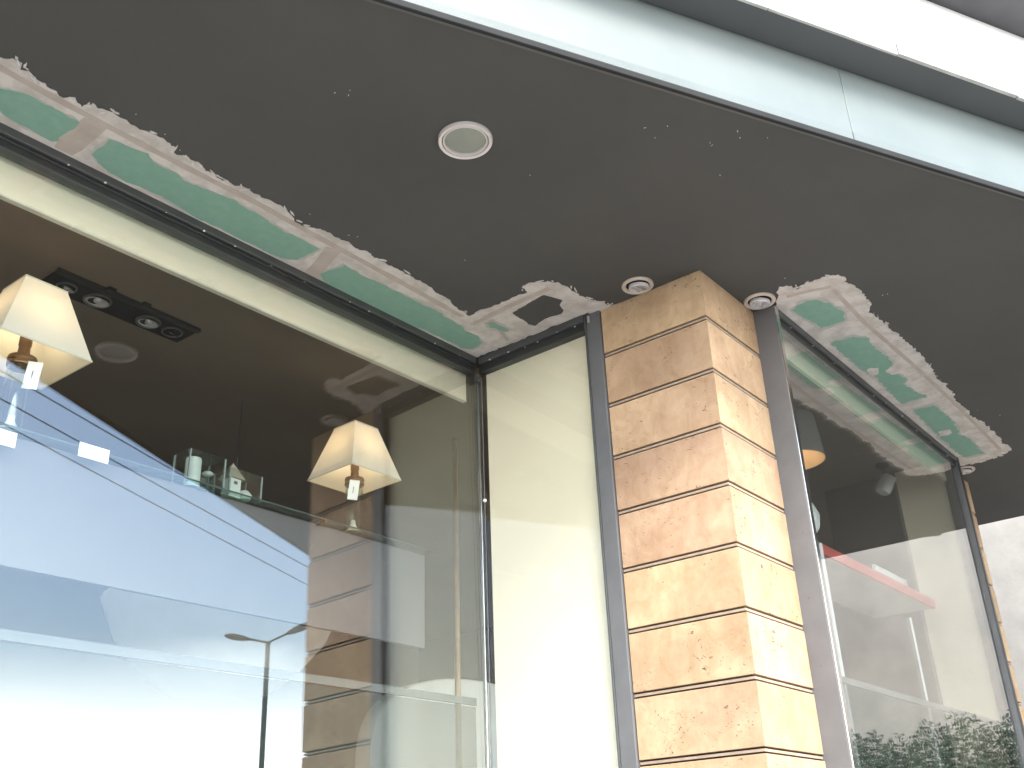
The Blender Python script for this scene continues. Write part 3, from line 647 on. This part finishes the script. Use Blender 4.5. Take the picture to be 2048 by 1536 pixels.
# right-hand window display
YC = 2.12
c0 = at_y(1640, 1082, YC)
t = empty('glass_cabinet', (c0.x, YC, 0), label='tall glass cabinet with a lit white edge behind the right window', cat='cabinet')
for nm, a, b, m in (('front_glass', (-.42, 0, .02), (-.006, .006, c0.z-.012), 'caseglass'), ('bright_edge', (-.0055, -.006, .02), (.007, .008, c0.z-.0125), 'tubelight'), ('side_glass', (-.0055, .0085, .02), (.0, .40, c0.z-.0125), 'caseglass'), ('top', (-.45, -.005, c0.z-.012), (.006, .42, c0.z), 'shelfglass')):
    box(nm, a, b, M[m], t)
c1, c2, c3 = at_z(1870, 1212, 1.63), at_z(1755, 1236, 1.63), at_z(1648, 1120, 1.63)
t = empty('red_shelf', (c0.x, YC, c0.z), label='grey shelf with red front edge inside the right window', cat='shelf')
ln = at_y(1868, 1206, YC).x - c0.x
box('front_edge', (.012, -.006, -.075), (ln, .012, -.012), M['red'], t, bevel=.003)
box('board', (.012, .0125, -.075), (ln-.02, .42, -.05), M['shelfgrey'], t)
cf = at_y(1780, 1135, YC+.15)
t = empty('picture_frame', (cf.x, YC+.15, c0.z-.0495), label='white picture frame leaning on the red-edged shelf', cat='frame')
fw_, fh_ = .30, .20
for nm, a, b in (('frame_side', (-fw_, 0, 0), (-fw_+.05, .02, fh_)), ('frame_side', (fw_-.05, 0, 0), (fw_, .02, fh_)), ('frame_rail', (-fw_+.0505, 0, 0), (fw_-.0505, .02, .045)), ('frame_rail', (-fw_+.0505, 0, fh_-.045), (fw_-.0505, .02, fh_))): box(nm, a, b, M['card'], t)
box('print', (-fw_+.05, .008, .045), (fw_-.05, .012, fh_-.045), M['pale'], t)
cl = at_y(1838, 1320, YC)
t = empty('light_tube', (cl.x, YC, 0), label='slim lit vertical tube below the red-edged shelf', cat='tube')
za = at_y(1820, 1235, YC).z
tube('tube', [(0, 0, .05), (0, 0, za)], .007, M['tubelight'], t)
box('foot', (-.03, -.03, .02), (.03, .03, .05), M['chrome'], t)
# drum lamp standing on the cabinet
cd = at_y(1588, 930, 2.2)
t = empty('drum_lamp', (cd.x, 2.2, c0.z+.001), label='lit table lamp with grey drum shade behind the steel fin', cat='table lamp')
zb = cd.z-c0.z+.02; rD = .185
lathe('drum_shade', [(rD, zb), (rD*.86, zb+.27)], M['drum'], t, 40)
lathe('shade_lining', [(rD-.004, zb+.002), (rD*.86-.004, zb+.268)], M['drum_in'], t, 40)
lathe('shade_top', [(rD*.86-.002, zb+.268), (.02, zb+.268)], M['drum'], t, 40)
lathe('lamp_base', [(0, 0), (.05, 0), (.055, .01), (.04, .03), (.085, .09), (.097, .16), (.07, .23), (.035, .27), (.034, .29), (.02, .30), (.012, zb)], M['white'], t, 28)
lathe('bulb', [(.012, zb), (.026, zb+.03), (.03, zb+.06), (.0, zb+.1)], M['bulb'], t, 16)
ld = bpy.data.lights.new('lamp_light', 'POINT'); ld.energy = .55; ld.color = (1, .66, .38); ld.shadow_soft_size = .03
lo = bpy.data.objects.new('lamp_light', ld); col.objects.link(lo); lo.parent = t; lo.location = (0, 0, zb+.13)
# small ceiling spotlight near the far end
cs = at_z(1765, 935, 2.58)
t = empty('ceiling_spot', (cs.x, cs.y, H+.003), label='small white ceiling spot with black bracket near the far window end', cat='spotlight')
lathe('mount', [(0, 0), (.045, 0), (.045, -.02), (0, -.022)], M['black'], t, 20)
o = lathe('head', [(0, .03), (.05, .03), (.055, -.08), (.045, -.10), (0, -.09)], M['white'], t, 24); o.location = (.05, 0, -.11); o.rotation_euler = (R(25), R(20), 0)
tube('arm', [(0, 0, -.02), (.03, 0, -.07)], .012, M['black'], t)

# ------------------------------------------------------------------ what stands outside: far wall, hedge, street
fwl = empty('stone_wall', (12.5, 1.2, 0), label='sunlit pale stone wall beyond the canopy end at right', cat='wall')
box('wall_slab', (0, -4.4, 0), (.30, 6.6, 7.2), M['farstone'], fwl, bevel=.01)
box('coping', (-.04, -4.44, 7.202), (.34, 6.64, 7.3), M['white_wall'], fwl, bevel=.01)

def leaf_mass(name, boxes, n, size, parent, seed):
    rnd = random.Random(seed); V, F = [], []
    for i in range(n):
        (x0, y0, z0), (x1, y1, z1_) = boxes[rnd.randrange(len(boxes))]
        u = Vector((rnd.gauss(0, 1), rnd.gauss(0, 1), rnd.gauss(0, 1))).normalized()*(rnd.random()**.35)
        c = Vector(((x0+x1)/2+u.x*(x1-x0)/2, (y0+y1)/2+u.y*(y1-y0)/2, (z0+z1_)/2+u.z*(z1_-z0)/2))
        a = Vector((rnd.gauss(0, 1), rnd.gauss(0, 1), rnd.gauss(0, 1))).normalized(); b = a.cross(Vector((rnd.gauss(0, 1), rnd.gauss(0, 1), rnd.gauss(0, 1)))).normalized()
        s = size*rnd.uniform(.6, 1.3); k = len(V)
        V += [c-a*s, c+b*s*.45, c+a*s, c-b*s*.45]; F.append((k, k+1, k+2, k+3))
    me = bpy.data.meshes.new(name); me.from_pydata(V, [], F); return link(name, me, M['leaf'], parent, kind='stuff')
random.seed(21)
hd = empty('hedge', (8.6, .4, 0), label='dark green hedge in front of the far stone wall, mirrored in the right window', cat='hedge')
bx = []
for i in range(16):
    y = -2.2+i*.24; tz = 2.62+random.uniform(-.10, .10); bx.append(((-.5, y-.35, .1), (.5, y+.35, tz))); bx.append(((-.4, y-.25, 1.6), (.4, y+.25, tz+.03)))
leaf_mass('foliage', bx, 70000, .020, hd, 2)
for i in range(5): tube('stem', [(random.uniform(-.1, .1), -2.0+i*.8, 0), (random.uniform(-.1, .1), -2.0+i*.8, 1.6)], [.03, .015], M['bark'], hd)

# mirrored street furniture: real places across the street
NG = Vector((-.02, -1, .01)).normalized(); PG = Vector((CX, 3.262, 1.5+EYE))
def mirror(p): p = Vector(p); return p - NG*2*((p-PG).dot(NG))
def far(px, py, dist):                       # a place whose mirror image in the left window is seen there
    d = ray(px, py); hd_ = math.hypot(d[0], d[1]); d = d*dist/hd_
    return mirror(Vector((d[0], d[1], d[2]+EYE)))
top = far(536, 1284, 34); base = Vector((top.x, top.y, -.13))
t = empty('street_lamp', (top.x, top.y, -.13), label='double-armed street lamp mirrored in the left window', cat='street lamp')
def rel(v): return tuple(v-Vector((top.x, top.y, -.13)))
tube('pole', [(0, 0, 0), (0, 0, 3.5), rel(top)], [.10, .09, .075], M['lamp_metal'], t, 12)
for e in (far(468, 1274, 34.5), far(606, 1254, 33.5)):
    d = (e-top); tube('arm', [rel(top-Vector((0, 0, .02))), rel(top+d*.5), rel(top+d*.8)], .038, M['lamp_metal'], t, 8)
    bm = bmesh.new(); add_lathe(bm, [(0, -.55), (.07, -.5), (.17, -.2), (.19, .1), (.12, .35), (0, .45)], 16)
    for v in bm.verts: v.co.y *= .55
    o = bm_obj('lamp_head', bm, M['lamp_metal'], t, smooth=True); o.location = rel(top+d*.93); q = d.to_track_quat('Z', 'Y'); o.rotation_euler = q.to_euler()
for i, ((xa, ya), (xb_, yb_)) in enumerate((((0, 741), (359, 948)), ((0, 797), (620, 1137)), ((0, 845), (615, 1170)))):
    da, db = ray(xa, ya), ray(xb_, yb_); za_ = 6.4
    A = mirror(Vector((da[0]*za_/da[2], da[1]*za_/da[2], za_+EYE))); B = mirror(Vector((db[0]*za_/db[2], db[1]*za_/db[2], za_+EYE)))
    d = (B-A).normalized(); a, b = A-d*14, B+d*25; ln_ = (b-a).length
    pts = [a+(b-a)*(k/24) for k in range(25)]
    lb = ('overhead wire nearest the canopy edge in the reflection', 'middle overhead wire in the reflection', 'lowest overhead wire in the reflection')[i]
    tag(tube('overhead_wire', pts, .0095, M['wire'], None, 6), lb, 'wire')
